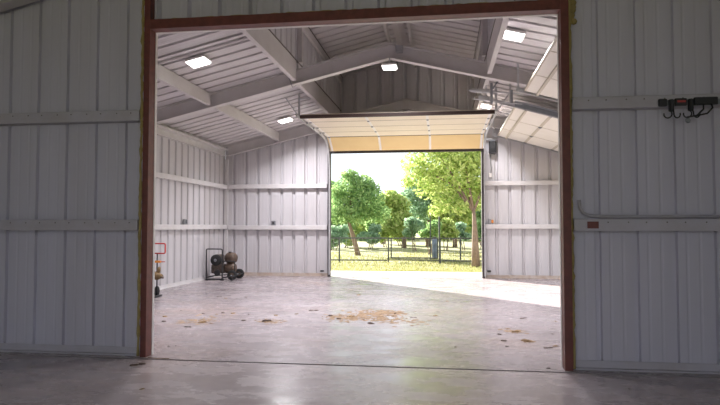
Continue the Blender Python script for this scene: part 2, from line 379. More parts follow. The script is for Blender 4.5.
wn = empty('wall_sky_blocker', (XC, YN, 3.2), 'unseen ribbed metal gable added to cut sky light from the open near end', 'wall', kind='structure')  # gable added behind the camera to block the upper sky light
sheets(wn, PANEL, (0, YN, 0), (1, 0, 0), (0, 0, 1), (0, -1, 0), XL, XR, lambda u: 3.35, lambda u: (UZ(u) + .09 if abs(u - XC) < CLX else RZ(u) + .09), -5.0, cuts=(XC - CLX, XC + CLX))

# far doorway trim
t2 = empty('trim_2', (XC, YB, 0), 'dark bronze jambs and header of the far doorway', 'door frame', kind='structure')
for x0, x1 in ((FOL - .065, FOL), (FOR_, FOR_ + .065)):
    MB().bbox(x0, x1, YB - .1, YB + .05, 0, FH + .02, .006).build('jamb', DARKTRIM, t2)
MB().bbox(FOL + .001, FOR_ - .001, YB - .03, YB + .05, FH - .03, FH + .09, .006).build('header', DARKTRIM, t2)

# clerestory walls
for side, name in ((-1, 'wall_clerestory_left'), (1, 'wall_clerestory_right')):
    x = XC + side * CLX
    w = empty(name, (x, YM, 3.6), 'ribbed metal wall of the raised centre roof on the ' + ('left' if side < 0 else 'right'), 'wall', kind='structure')
    sheets(w, PANEL, (x, 0, 0), (0, 1, 0), (0, 0, 1), (side, 0, 0), YN, YB, lambda u: 3.83, lambda u: UZ(XC + CLX) + .09, .1, start=YN)
    for y in (YM + .06,):
        MB().bbox(min(x, x - side * .085), max(x, x - side * .085), y, y + .1, 3.97, UZ(XC + CLX) - .005, .006).build('post', STEEL, w)
    pr = [(x - side * .005, 4.62), (x - side * .05, 4.63), (x - side * .06, UZ(x) - .0), (x - side * .005, UZ(x) - .02)]
    MB().prism([(a, YF + .05, z) for a, z in pr], (0, 0, 0), (0, YB - YF - .1, 0)).build('top_rail', STEEL, w)

    MB().box(min(x - side * .03, x + side * .03), max(x - side * .03, x + side * .03), YB - .03, YB + .03, 3.84, UZ(x) - .002).build('corner_trim', STEEL, w)
    MB().box(min(x - side * .03, x), max(x - side * .03, x), YF + .05, YB - .05, 3.951, 3.968).build('dark_strip', SEAM, w)  # thin dark strip drawing a line along the beam top
    MB().box(min(x - side * .064, x - side * .055), max(x - side * .064, x - side * .055), YF + .05, YB - .05, UZ(x) - .03, UZ(x) - .006).build('dark_strip', SEAM, w)  # second thin dark strip, along the raised roof's lower edge
# ------------------------------------------------------------------ ceiling
ce = empty('ceiling', (XC, (YN + YB) / 2, 4.0), 'underside of the ribbed metal roof with raised centre', 'roof', kind='structure')
for side in (-1, 1):
    xe = XL if side < 0 else XR; xi = XC + side * CLX
    V = Vector((-side, 0, SL)); N = Vector((side * SL, 0, 1)).normalized()
    ln = abs(xi - xe)
    sheets(ce, ROOFM, (xe, 0, RZ(xe)), (0, 1, 0), V, N, YN, YB + .12, lambda u: -.08, lambda u, ln=ln: ln, .12, name='roof_sheet', start=YN, depth=.08, mouth=.040, foot=.033)
    sheets(ce, ROOFM, (xi, 0, UZ(xi)), (0, 1, 0), V, N, YN, YB + .12, lambda u: -.04, lambda u: CLX - .001, .12, name='roof_sheet', start=YN, depth=.08, mouth=.040, foot=.033)

mb = MB(); zr = 5.16
mb.prism([(XC - .3, YN, zr + .09 - .3 * SL), (XC, YN, zr + .09), (XC + .3, YN, zr + .09 - .3 * SL), (XC + .3, YN, zr + .095 - .3 * SL), (XC, YN, zr + .096), (XC - .3, YN, zr + .095 - .3 * SL)], (0, 0, 0), (0, YB - YN, 0)).build('ridge_cap', ROOFM, ce)
mb = MB(); mb.prism([(XC - .12, YF, zr - .001 - .12 * SL), (XC, YF, zr - .001), (XC + .12, YF, zr - .001 - .12 * SL), (XC + .12, YF, zr - .006 - .12 * SL), (XC, YF, zr - .006), (XC - .12, YF, zr - .006 - .12 * SL)], (0, 0, 0), (0, YB - YF, 0)).build('ridge_liner', ROOFM, ce)

# ------------------------------------------------------------------ roof framing
def rafter(y, label, dep=.25):
    r = empty('rafter', (XC, y, 2.85), label, 'rafter', 'roof rafters')
    xe0, xe1 = XL + .1, XR - .1
    def poly(off0, off1): return [(xe0, y, RZ(xe0) + off0), (XC, y, RZ(XC) + off0), (xe1, y, RZ(xe1) + off0), (xe1, y, RZ(xe1) + off1), (XC, y, RZ(XC) + off1), (xe0, y, RZ(xe0) + off1)]
    MB().prism(poly(-dep + .014, -.018), (0, -.005, 0), (0, .005, 0)).build('web', STEEL, r)
    MB().prism(poly(-dep, -dep + .0135), (0, -.07, 0), (0, .07, 0)).build('bottom_flange', STEEL, r)
    MB().prism(poly(-.0175, -.004), (0, -.07, 0), (0, .07, 0)).build('top_flange', STEEL, r)
    return r
rafter(YM, 'mauve grey steel rafter spanning the middle of the bay under the raised roof')
rafter(YB - .11, 'grey steel rafter against the far end wall')
rafter(YF - .13, 'dark rafter on the near face of the dividing wall, top left corner', .10)
def purlin(x, y0, y1, label, zt=None, h=.2, fl=.065, s=1):
    zt = RZ(x) - .02 if zt is None else zt; t = .004
    pr = [(x, zt), (x + s * fl, zt - s * 0), (x + s * fl, zt - .018), (x + s * (fl - t), zt - .018), (x + s * (fl - t), zt - t), (x + s * t, zt - t), (x + s * t, zt - h + t), (x + s * (fl - t), zt - h + t), (x + s * (fl - t), zt - h + .018), (x + s * fl, zt - h + .018), (x + s * fl, zt - h), (x, zt - h)]
    return tag(MB().prism([(a, y0, z) for a, z in pr], (0, 0, 0), (0, y1 - y0, 0)).build('purlin', STEEL), label, 'purlin', 'roof purlins')
for k, (y0, y1, w) in enumerate(((YF + .05, YM - .075, 'on the near side of the middle rafter'), (YM + .075, YB - .19, 'between middle and far rafters'))):
    purlin(-3.90, y0, y1, 'pale channel purlin under the left roof slope ' + w, s=-1)
    purlin(2.20, y0, y1, 'pale channel purlin above the right side doors ' + w)
    for side, n in ((-1, 'left'), (1, 'right')):
        x = XC + side * CLX
        s = -side
        pr = [(x + side * .05, 3.62), (x - side * .02, 3.62), (x - side * .02, 3.95), (x + side * .05, 3.95), (x + side * .05, 3.935), (x - side * .004, 3.935), (x - side * .004, 3.636), (x + side * .036, 3.636), (x + side * .036, 3.66), (x + side * .05, 3.66)]
        tag(MB().prism([(a, y0, z) for a, z in pr], (0, 0, 0), (0, y1 - y0, 0)).build('clerestory_beam', STEEL), 'deep channel beam carrying the %s clerestory wall %s' % (n, w), 'beam', 'clerestory beams')
for dx, n in ((-.2, 'left'), (.2, 'right')):
    x = XC + dx
    purlin(x, YF + .05, YB - .05, '%s of the two ridge purlins under the raised roof peak' % n, zt=UZ(x) - .02, h=.15, fl=.05, s=(-1 if dx < 0 else 1))

# ------------------------------------------------------------------ far overhead door (open, lying under the roof)
d1 = empty('door_1', (XC, 12.5, 2.95), 'open cream sectional overhead door lying flat above the far doorway', 'overhead door', kind='structure')
prof = [(11.00, 3.265), (11.62, 3.262), (12.26, 3.26), (12.92, 3.26), (13.56, 3.255), (14.015, 2.965)]
DX0, DX1 = -2.64, 0.915
for i in range(5):
    (ya, za), (yb, zb) = prof[i], prof[i + 1]
    d = Vector((0, yb - ya, zb - za)).normalized(); n = Vector((0, -d.z, d.y))      # n points up
    g = .014
    a = Vector((0, ya, za)) + d * g; b = Vector((0, yb, zb)) - d * g
    mb = MB()
    pr = [a + d * .012, b - d * .012, b + n * .012, b + n * .045, a + n * .045, a + n * .012]
    mb.prism([(DX0, p.y, p.z) for p in pr], (0, 0, 0), (DX1 - DX0, 0, 0))
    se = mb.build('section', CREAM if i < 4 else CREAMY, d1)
    if i == 4: se['label'] = 'yellow lowest section tilting down to the header'
    for fx in (0.0, 1 / 3, 2 / 3, 1.0):
        xx = DX0 + .02 + (DX1 - DX0 - .09) * fx
        MB().prism([(xx, p.y, p.z) for p in (a + d * .02, b - d * .02, b - d * .02 - n * .004, a + d * .02 - n * .004)], (0, 0, 0), (.05, 0, 0)).build('stile', WHITEP, se)
        if i > 0 and fx == 0.0:
            h = Vector((0, ya, za)); MB().prism([(DX0 + .004, p.y, p.z) for p in (h - d * .016 + n * .004, h + d * .016 + n * .004, h + d * .016 + n * .010, h - d * .016 + n * .010)], (0, 0, 0), (DX1 - DX0 - .008, 0, 0)).build('seam', SEAM, se)
        if i > 0:
            h = Vector((0, ya, za))
            MB().prism([(xx + .005, p.y, p.z) for p in (h - d * .035 - n * .006, h + d * .035 - n * .006, h + d * .015 - n * .022, h - d * .015 - n * .022)], (0, 0, 0), (.04, 0, 0)).build('hinge', GALVD, se)
MB().box(DX0 - .02, DX1 + .02, 10.955, 10.999, 3.222, 3.285).build('edge_angle', BROWNBAR, d1)
def track(parent, pts, nrm, w=.05, m=GALV):
    """open rail following a path: a flat web with two lips"""
    mb = MB(); mb.tube(pts, w * .5, 6); return mb.build('track', m, parent, smooth=False)
for s, x in ((-1, DX0 - .05), (1, DX1 + .05)):
    pth = [(x, YB - .13, .05), (x, YB - .13, 2.55), (x, 13.98, 2.83), (x, 13.82, 3.06), (x, 13.55, 3.2), (x, 13.25, 3.235), (x, 10.75, 3.25)]
    mb = MB()
    for q in range(len(pth) - 1):
        A, B = Vector(pth[q]), Vector(pth[q + 1]); d = (B - A).normalized(); n = Vector((0, -d.z, d.y))
        mb.prism([A - n * .028, A + n * .028, A + n * .028 + Vector((-s * .006, 0, 0)), A - n * .028 + Vector((-s * .006, 0, 0))], (0, 0, 0), B - A)
        for e in (-1, 1):
            mb.prism([A + n * .028 * e, A + n * .024 * e, A + n * .024 * e + Vector((-s * .028, 0, 0)), A + n * .028 * e + Vector((-s * .028, 0, 0))], (0, 0, 0), B - A)
    mb.build('track', GALV, d1)
    # rollers and their brackets
    for yy, zz in prof[1:5]:
        MB().lathe((x - s * .034, yy, zz - .012), (s, 0, 0), [(0, .01), (.004, .024), (.024, .024), (.028, .01)], 10).build('roller', GALVD, d1)
    # hangers carrying the rail
    for yy, up_z in ((11.05, RZ(x) - .03),):
        MB().box(x - .016, x + .016, yy - .003, yy + .003, 3.27, up_z).build('hanger', GALV, d1)
        MB().box(x - .003 + s * .017, x + .003 + s * .017, yy - .02, yy + .02, 3.24, up_z).build('hanger', GALV, d1)
        mb = MB(); mb.tube([(x + s * .02, yy + .02, 3.29), (x + s * .28, yy + .02, RZ(x + s * .28) - .035)], .012, 5); mb.build('brace', GALV, d1)
        mb = MB(); mb.tube([(x + s * .02, yy, 3.6), (XC + s * (CLX + .03), yy, 3.64)], .012, 5); mb.build('brace', GALV, d1)

# ------------------------------------------------------------------ side overhead doors (open, sloping under the right roof)
def dz(x): return 3.255 - .29 * (x - 1.23)
def side_door(name, y0, y1, label):
    d = empty(name, (2.4, (y0 + y1) / 2, 2.5), label, 'overhead door', kind='structure')
    js = [1.23, 1.84, 2.43, 3.02, 3.46]
    D = Vector((1, 0, -.29)).normalized(); N = Vector((.29, 0, 1)).normalized()
    ys = [y0 + (y1 - y0) * f for f in (0, .36, .70, 1)]
    for k in range(4):
        a = Vector((js[k], 0, dz(js[k]))) + D * .008; b = Vector((js[k + 1], 0, dz(js[k + 1]))) - D * .008
        if k == 3: b = Vector((3.43, 0, 2.50))
        dd = (b - a).normalized(); nn = Vector((-dd.z, 0, dd.x)); 
        pr = [a + dd * .012, b - dd * .012, b + nn * .012, b + nn * .04, a + nn * .04, a + nn * .012]
        se = MB().prism([(p.x, y0, p.z) for p in pr], (0, 0, 0), (0, y1 - y0, 0)).build('section', DOORW, d)
        for f in range(1, 3):
            MB().prism([(p.x, ys[f], p.z) for p in (a + dd * .02, b - dd * .02, b - dd * .02 - nn * .004, a + dd * .02 - nn * .004)], (0, -.012, 0), (0, .012, 0)).build('stile', STILE, se)
        if k > 0:
            h = Vector((js[k], 0, dz(js[k])))
            MB().prism([(p.x, y0 + .01, p.z) for p in (h - D * .03 - N * .001, h + D * .03 - N * .001, h + D * .026 - N * .006, h - D * .026 - N * .006)], (0, 0, 0), (0, y1 - y0 - .02, 0)).build('joint_strip', STILE, se)
            for f in range(4):
                yy = min(max(ys[f], y0 + .04), y1 - .04)
                MB().prism([(p.x, yy, p.z) for p in (h - D * .04 - N * .006, h + D * .04 - N * .006, h + D * .015 - N * .024, h - D * .015 - N * .024)], (0, -.025, 0), (0, .025, 0)).build('hinge', GALVD, se)
        if k == 0:
            h = Vector((1.43, 0, dz(1.43)))
            MB().prism([(p.x, y0 + .01, p.z) for p in (h - D * .022 - N * .0, h + D * .022 - N * .0, h + D * .018 - N * .03, h - D * .018 - N * .03)], (0, 0, 0), (0, y1 - y0 - .02, 0)).build('strut', STILE, se)
            e = Vector((1.23, 0, dz(1.23)))
            MB().prism([(p.x, y0, p.z) for p in (e + D * .004 - N * .004, e + D * .03 - N * .004, e + D * .03 - N * .001, e + D * .004 + N * .05)], (0, 0, 0), (0, y1 - y0, 0)).build('edge_strip', STILE, se)
    for y, s in ((y0 - .05, 1), (y1 + .05, -1)):
        x_in = .62 if y0 > 10 and s > 0 else 1.12
        A = Vector((x_in, y, dz(x_in))); B = Vector((3.30, y, dz(3.30))); C = Vector((3.47, y, 2.35)); E = Vector((3.47, y, .05))
        mb = MB()
        for P, Q in ((A, B), (B, C), (C, E)):
            d_ = (Q - P).normalized(); n = Vector((-d_.z, 0, d_.x))
            mb.prism([P - n * .03, P + n * .03, P + n * .03 + Vector((0, s * .006, 0)), P - n * .03 + Vector((0, s * .006, 0))], (0, 0, 0), Q - P)
            for e in (-1, 1):
                mb.prism([P + n * .03 * e, P + n * .026 * e, P + n * .026 * e + Vector((0, s * .028, 0)), P + n * .03 * e + Vector((0, s * .028, 0))], (0, 0, 0), Q - P)
        mb.build('track', GALV, d)
        mb = MB()
        for xx in ((.75, 1.15) if x_in < 1 else (1.15,)):
            mb.box(xx - .015, xx + .015, y - .004, y + .004, dz(xx) + .02, RZ(xx) - .03 if xx > XC + CLX else 3.7)
        mb.build('hanger', GALV, d)
    return d
door_2 = side_door('door_2', *[SD[1][0] + .05, SD[1][1] - .05], 'open ivory sectional door under the right roof, farther of the two')
door_3 = side_door('door_3', *[SD[0][0] + .05, SD[0][1] - .05], 'open ivory sectional door under the right roof, nearer of the two')
# dark angle bar along the far door's near track
mb = MB(); A = Vector((1.2, 10.2, dz(1.2) - .02)); B = Vector((3.4, 10.2, dz(3.4) - .02))
mb.prism([A + Vector((0, -.05, .04)), A + Vector((0, .05, .04)), A + Vector((0, .05, -.04)), A + Vector((0, .044, -.04)), A + Vector((0, .044, .034)), A + Vector((0, -.05, .034))], (0, 0, 0), B - A)
mb.build('stiffener_angle', GALVD, door_2)
# spring tube and rods between the side doors
sp = empty('door_spring_assembly', (.8, 10.0, 3.2), 'galvanised spring tube and thin rods between the side door tracks', 'door spring')
mb = MB(); prof_ = []
for k in range(26): prof_ += [(.012 * k, .034), (.012 * k + .006, .029)]
mb.lathe((.46, 9.98, 3.44), (1, 0, -.1), prof_, 12).build('spring', GALV, sp, smooth=True)
MB().tube([(.42, 9.98, 3.445), (1.24, 9.98, 3.36)], .013, 8).build('shaft', GALV, sp)
MB().tube([(.5, 10.05, 3.31), (1.3, 10.05, 3.2)], .011, 8).build('rod', GALV, sp)
for xx in (.8, 1.12):
    MB().box(xx - .02, xx + .02, 9.955, 9.962, 3.2, RZ(xx) - .26 if xx < 1 else 3.42).build('bracket', GALVD, sp)
MB().prism([(.80, 9.95, 3.44), (.83, 9.95, 3.44), (.95, 9.95, 3.62), (.92, 9.95, 3.62)], (0, 0, 0), (0, .006, 0)).build('bracket', GALVD, sp)

# ------------------------------------------------------------------ ceiling lamps
def lamp(c, tilt, label, w=.30, d=.30, stem=0.):
    c = Vector(c); e = empty('ceiling_lamp', c, label, 'ceiling lamp', 'square LED ceiling lamps')
    U = Vector((math.cos(tilt), 0, math.sin(tilt))); N = Vector((-math.sin(tilt), 0, math.cos(tilt))); Vy = Vector((0, 1, 0))
    def slab(w0, d0, w1, d1, z0, z1):
        vs = [c + U * sx * ww / 2 + Vy * sy * dd / 2 + N * z for (ww, dd, z) in ((w0, d0, z0), (w1, d1, z1)) for sx, sy in ((-1, -1), (1, -1), (1, 1), (-1, 1))]
        return MB().add(vs, [(3, 2, 1, 0), (4, 5, 6, 7), (0, 1, 5, 4), (1, 2, 6, 5), (2, 3, 7, 6), (3, 0, 4, 7)])
    slab(w * .84, d * .84, w * .9, d * .9, -.030, -.006).build('lens', LENS, e)
    slab(w, d, w * .92, d * .92, -.006, .03).build('housing', WHITEP, e)
    slab(.12, .12, .12, .12, .03, .055).build('mounting_box', BOXG, e)
    if stem:
        MB().tube([c + N * .055, c + N * (.055 + stem)], .012, 8).build('stem', GALV, e)
    L = bpy.data.lights.new('lamp_light', 'AREA'); L.shape = 'SQUARE'; L.size = w * .84; L.energy = LED; L.color = (.985, .96, 1.0); L.spread = R(150)
    lo = bpy.data.objects.new('lamp_light', L); COL.objects.link(lo); lo.parent = e; lo.location = N * -.034
    lo.rotation_euler = (0, -tilt, 0)
    return e
ta = math.atan(SL)
lamp((-3.42, 8.02, RZ(-3.42) - .058), ta, 'lit square lamp on the near left roof slope')
lamp((-3.42, 12.75, RZ(-3.42) - .058), ta, 'lit square lamp on the far left roof slope beside the door rail')
lamp((XC, 9.68, 3.80), 0, 'lit square lamp hanging below the peak of the middle rafter', w=.25, d=.25, stem=.09)
lamp((.93, 8.02, RZ(.93) - .058), -ta, 'lit square lamp on the near right roof slope')
lamp((.87, 12.75, RZ(.87) - .058), -ta, 'lit square lamp on the far right roof slope above the overhead door')
tag(MB().bbox(XC + .1, XC + .22, YM - .11, YM - .012, 4.03, 4.14, .01).build('junction_box', BOXG), 'square grey junction box on the middle rafter beside the peak', 'junction box')
# conduit across the near left roof slope
pts = [(x, 7.62, RZ(x) - .075) for x in np.linspace(-3.88, -2.6, 7)]
tag(MB().tube(pts + [(-2.52, 7.66, RZ(-2.5) - .09), (-2.52, 7.8, RZ(-2.5) - .11)], .024, 8).build('conduit', STEEL, smooth=True), 'pale conduit crossing the near left roof slope above a lamp', 'conduit')
tag(MB().tube([(-2.5, 9.62, 3.84), (-2.52, 9.62, 3.66), (-2.46, 9.62, 3.5), (-2.40, 9.66, 3.54)], .008, 6).build('cable_loop', GALVD, smooth=True), 'thin grey cable looping under the left clerestory beam end', 'cable')

# ------------------------------------------------------------------ electrical boxes and door operator
def outlet(x, y, z, nx, ny, label):
    e = empty('outlet_box', (x, y, z), label, 'outlet box', 'outlet boxes above the lower girt')
    if ny: MB().bbox(x - .055, x + .055, y - .05, y, z, z + .11, .008).build('box', BOXG, e); MB().bbox(x - .045, x + .045, y - .058, y - .0505, z + .01, z + .1, .004).build('cover', GALVD, e); MB().box(x - .022, x + .022, y - .062, y - .0585, z + .06, z + .085).build('socket', BLACK, e); MB().box(x - .022, x + .022, y - .062, y - .0585, z + .025, z + .05).build('socket', BLACK, e)
    else: MB().bbox(x, x + .05, y - .055, y + .055, z, z + .11, .008).build('box', BOXG, e); MB().bbox(x + .0505, x + .058, y - .045, y + .045, z + .01, z + .1, .004).build('cover', GALVD, e); MB().box(x + .0585, x + .062, y - .022, y + .022, z + .06, z + .085).build('socket', BLACK, e); MB().box(x + .0585, x + .062, y - .022, y + .022, z + .025, z + .05).build('socket', BLACK, e)
    return e
outlet(XL + .02, 11.74, 1.231, 1, 0, 'grey outlet box on the left side wall girt')
outlet(-4.06, YB - .03, 1.216, 0, 1, 'grey outlet box on the end wall left of the far doorway')
op = empty('door_operator', (1.14, YB - .1, 2.86), 'black wall-mounted door operator at the top right of far doorway', 'door operator')
MB().bbox(1.06, 1.22, YB - .2, YB - .04, 2.86, 3.14, .02).build('housing', BLACK, op)
MB().bbox(1.09, 1.19, YB - .215, YB - .201, 2.90, 2.98, .006).build('cover_plate', RUBBER, op)
MB().tube([(.99, YB - .12, 3.2), (1.24, YB - .12, 3.2)], .022, 10).build('shaft', GALV, op)
MB().box(1.09, 1.19, YB - .135, YB - .105, 3.141, 3.2).build('bracket', GALVD, op)
pts = [(1.10, YB - .06, 2.855), (1.095, YB - .055, 2.7), (1.115, YB - .05, 2.55), (1.10, YB - .045, 2.42)]
tag(MB().tube(pts, .008, 6).build('operator_cable', GALVD, smooth=True), 'thin cable dropping from the door operator', 'cable')
tag(MB().bbox(1.055, 1.125, YB - .06, YB - .004, 2.33, 2.42, .006).build('control_box', WHITEP), 'small white box under the operator cable', 'control box')
e = empty('door_sensor', (1.07, YB - .1, 1.235), 'dark sensor box with orange lamp on the girt right of the doorway', 'sensor')
MB().bbox(1.04, 1.10, YB - .08, YB - .02, 1.242, 1.36, .006).build('body', BOXG, e); MB().bbox(1.102, 1.15, YB - .07, YB - .02, 1.27, 1.34, .006).build('light', ORANGE, e)
tag(MB().bbox(FOR_ + .115, FOR_ + .2, YB - .09, YB - .052, .14, .185, .006).build('floor_sensor', BLACK), 'small black sensor low on the wall right of the far doorway', 'sensor')
tag(MB().bbox(FOL - .24, FOL - .155, YB - .09, YB - .052, .11, .15, .006).build('floor_sensor', BLACK), 'small black sensor low on the wall left of the far doorway', 'sensor')

# ------------------------------------------------------------------ near right wall: hook rail, clip, conduit
hr = empty('tool_hook_rail', (2.1, YF - .1, 2.2), 'black tool rail with hooks and red label on the right grey girt', 'tool rail')
yr = YF - .087
MB().box(1.80, 2.62, yr - .006, yr, 2.205, 2.25).build('back_rail', GALVD, hr)
MB().bbox(1.80, 1.862, yr - .035, yr - .007, 2.195, 2.256, .006).build('end_cap', BLACK, hr)
MB().bbox(1.925, 2.015, yr - .03, yr - .007, 2.197, 2.258, .005).build('label_block', BLACK, hr)
MB().bbox(1.94, 2.005, yr - .0335, yr - .0305, 2.224, 2.24, .001).build('red_label', REDP, hr)
MB().bbox(2.07, 2.25, yr - .035, yr - .007, 2.20, 2.262, .006).build('holder', BLACK, hr)
MB().bbox(2.30, 2.42, yr - .035, yr - .007, 2.20, 2.262, .006).build('holder', BLACK, hr)
def hook(x):
    MB().bbox(x - .018, x + .018, yr - .05, yr - .007, 2.15, 2.25, .01).build('clip', BLACK, hr)
    for s in (-1, 1):
        pts = [(x + s * .012, yr - .03, 2.17)] + [(x + s * (.035 + .028 * math.cos(a)) , yr - .045 - .03 * (1 - math.cos(a)) * .3, 2.125 + .032 * math.sin(a)) for a in np.linspace(R(170), R(375), 9)]
        MB().tube(pts, .0055, 6).build('hook', BLACK, hr, smooth=True)
hook(1.893); hook(2.042)
MB().tube([(2.01, yr - .03, 2.10), (2.08, yr - .05, 2.11), (2.13, yr - .05, 2.16), (2.14, yr - .03, 2.205)], .007, 6).build('hook', BLACK, hr, smooth=True)
MB().tube([(2.08, yr - .03, 2.11), (2.16, yr - .05, 2.125), (2.20, yr - .05, 2.17), (2.20, yr - .03, 2.205)], .007, 6).build('hook', BLACK, hr, smooth=True)
MB().lathe((2.02, yr - .03, 2.075), (0, 1, 0), [(0, .018), (.006, .022), (.012, .018)], 12).build('ring', GALVD, hr)
hr.location += Vector((-.045, -.025, -.018))
tag(MB().bbox(1.185, 1.275, YF - .118, YF - .1105, 1.18, 1.237, .002).build('steel_clip_plate', OXIDE), 'small red brown plate on the lower right girt', 'plate')
pts = [(1.135, YF - .05, 1.42), (1.14, YF - .05, 1.36), (1.165, YF - .05, 1.31), (1.22, YF - .05, 1.285), (1.32, YF - .05, 1.278), (2.6, YF - .05, 1.278)]
tag(MB().tube(pts, .014, 8).build('wall_conduit', GIRTF, smooth=True), 'grey conduit bending down onto the lower right girt', 'conduit')

# ------------------------------------------------------------------ portable generator in the far left corner
gx, gy = -4.88, 13.05
ge = empty('portable_generator', (gx, gy, 0), 'black framed portable engine unit on wheels in the far left corner', 'generator')
def T(name, pts, r, m, parent=ge, n=8): return MB().tube(pts, r, n).build(name, m, parent, smooth=True)
hx0, hx1, hy = gx - .33, gx + .04, gy - .28
def rr(p, r=.03):  # rectangle loop with eased corners
    out = []
    for i, q in enumerate(p):
        a = Vector(p[i - 1]); b = Vector(q); c = Vector(p[(i + 1) % len(p)])
        out += [b + (a - b).normalized() * r, b + ((a - b).normalized() + (c - b).normalized()) * r * .3, b + (c - b).normalized() * r]
    return out + [out[0]]
T('handle_frame', rr([(hx0, hy, .02), (hx1, hy, .02), (hx1, hy, .69), (hx0, hy, .69)]), .014, BLACK)
T('handle_bar', [(hx1, hy, .42), (hx1 + .12, hy + .03, .42), (gx + .3, hy + .05, .42)], .012, BLACK)
T('base_rail', [(hx0, hy, .06), (hx0, gy + .2, .06), (gx + .3, gy + .2, .12)], .014, BLACK)
T('base_rail', [(hx1, hy, .06), (gx + .32, hy, .10), (gx + .34, gy + .2, .12)], .014, BLACK)
T('cage_post', [(gx + .31, hy + .05, .10), (gx + .31, hy + .05, .42)], .012, BLACK)
eng = MB().bbox(gx - .27, gx + .02, gy - .16, gy + .12, .14, .34, .03).build('engine', ENGINE, ge)
for k in range(5): MB().box(gx - .275, gx + .025, gy - .17, gy + .13, .17 + k * .034, .176 + k * .034).build('cooling_fin', ENGINE, eng)
rc = MB().lathe((gx - .13, gy - .17, .44), (0, -1, 0), [(0, .10), (.02, .125), (.06, .125), (.08, .10), (.09, .05)], 20).build('recoil_cover', RUBBER, ge, smooth=True)
MB().lathe((gx - .13, gy - .262, .44), (0, -1, 0), [(0, .035), (.012, .03)], 12).build('hub', GALVD, rc)
MB().bbox(gx - .22, gx - .04, gy - .15, gy + .1, .341, .56, .04).build('blower_housing', ENGINE, ge)
MB().lathe((gx + .02, gy + .02, .48), (1, -.25, 0), [(0, .05), (.02, .10), (.06, .125), (.20, .125), (.24, .10), (.26, .05)], 18).build('tank', TANK, ge, smooth=True)
MB().lathe((gx + .12, gy - .01, .59), (0, 0, 1), [(0, .03), (.025, .03), (.03, .02)], 12).build('fuel_cap', BLACK, ge)
MB().lathe((gx + .04, gy - .03, .25), (1, -.1, 0), [(0, .09), (.02, .115), (.2, .115), (.22, .09)], 16).build('alternator', TANK, ge, smooth=True)
MB().lathe((gx - .1, gy - .17, .16), (0, -1, 0), [(0, .05), (.03, .07), (.06, .07), (.07, .05)], 14).build('pulley', BLACK, ge)
for yy in (hy + .02, gy + .215):
    wh = MB().lathe((gx + .25, yy, .112), (0, 1, 0), [(0, .07), (.006, .10), (.02, .112), (.04, .112), (.054, .10), (.06, .07)], 20).build('wheel', RUBBER, ge, smooth=True)
    MB().lathe((gx + .25, yy - .003, .112), (0, 1, 0), [(0, .03), (.004, .06), (.062, .06), (.066, .03)], 14).build('hub', TANK, wh)
T('axle', [(gx + .25, hy - .04, .112), (gx + .25, gy + .24, .112)], .01, GALVD)
MB().bbox(hx0 - .01, hx0 + .05, hy - .03, hy + .03, 0, .03, .006).build('foot', RUBBER, ge); MB().bbox(hx1 - .04, hx1 + .03, hy - .03, hy + .03, 0, .03, .006).build('foot', RUBBER, ge)

# red handled pump cart half hidden behind the left jamb
px_, py_ = -4.86, 9.55
hc = empty('pump_cart', (px_, py_, 0), 'red handled pump cart half hidden behind the left brown jamb', 'hand cart')
def T2(name, pts, r, m, n=8): return MB().tube(pts, r, n).build(name, m, hc, smooth=True)
T2('handle', rr([(px_ - .2, py_, .74), (px_ + .24, py_, .74), (px_ + .24, py_, .905), (px_ - .2, py_, .905)], .02), .012, REDP)
T2('upright', [(px_ + .1, py_, .03), (px_ + .1, py_, .75)], .012, BLACK); T2('upright', [(px_ - .15, py_, .03), (px_ - .15, py_, .75)], .012, BLACK)
MB().bbox(px_ - .2, px_ + .14, py_ - .15, py_ + .12, .012, .04, .006).build('base_plate', BLACK, hc)
MB().lathe((px_ - .03, py_ - .02, .38), (1, 0, -.1), [(0, .05), (.02, .07), (.16, .07), (.19, .05), (.24, .03)], 14).build('pump_body', BRASS, hc, smooth=True)
MB().lathe((px_ + .12, py_ - .02, .40), (.3, 0, 1), [(0, .03), (.06, .035), (.12, .02)], 12).build('pump_head', BRASS, hc, smooth=True)
T2('spout', [(px_ + .1, py_ - .03, .36), (px_ + .2, py_ - .04, .345), (px_ + .235, py_ - .04, .34)], .02, ENGINE)
MB().bbox(px_ + .06, px_ + .17, py_ - .03, py_ + .02, .585, .62, .006).build('lever', ORANGE, hc); T2('lever_rod', [(px_ + .17, py_, .60), (px_ + .24, py_, .60)], .007, REDP)
for s in (-1, 1):
    MB().lathe((px_ - .12 + s * .13, py_ + .14, .09), (1, 0, 0), [(0, .05), (.005, .08), (.015, .09), (.03, .09), (.036, .08), (.04, .05)], 16).build('wheel', RUBBER, hc, smooth=True)

# ------------------------------------------------------------------ dirt and litter on the floor
mud = MB()
for (a, b, w_, h_, q_) in ((346, 318.5, .30, .07, 70), (340, 316.5, .14, .05, 30), (372, 314, .34, .10, 150), (386, 313, .22, .08, 90), (398, 314, .08, .06, 25), (380, 319.5, .35, .07, 60), (402, 321.5, .3, .06, 40), (360, 317.5, .2, .06, 60), (205, 319, .3, .1, 25), (197, 321, .16, .05, 30), (268, 321.5, .14, .04, 40), (510, 331, .18, .05, 18)):
    c = on_floor(a, b)
    for q in range(q_):
        x, y = c.x + random.gauss(0, w_ * .55), c.y + random.gauss(0, h_ * 1.9); r_ = random.uniform(.012, .05) * (1.2 if q % 7 == 0 else .8); n = 7; ph = random.random() * 6
        ring = [(x + math.cos(t + ph) * r_ * random.uniform(.7, 1.3), y + math.sin(t + ph) * r_ * random.uniform(.6, 1.2)) for t in np.linspace(0, 2 * math.pi, n, endpoint=False)]
        mud.add([(u, v, .0004) for u, v in ring] + [(x, y, random.uniform(.004, .012))], [(k, (k + 1) % n, n) for k in range(n)])
tag(mud.build('dirt_patch', DIRT, smooth=True, kind='stuff'), 'low spread of tan dirt in the middle of the concrete floor', 'dirt', kind='stuff')
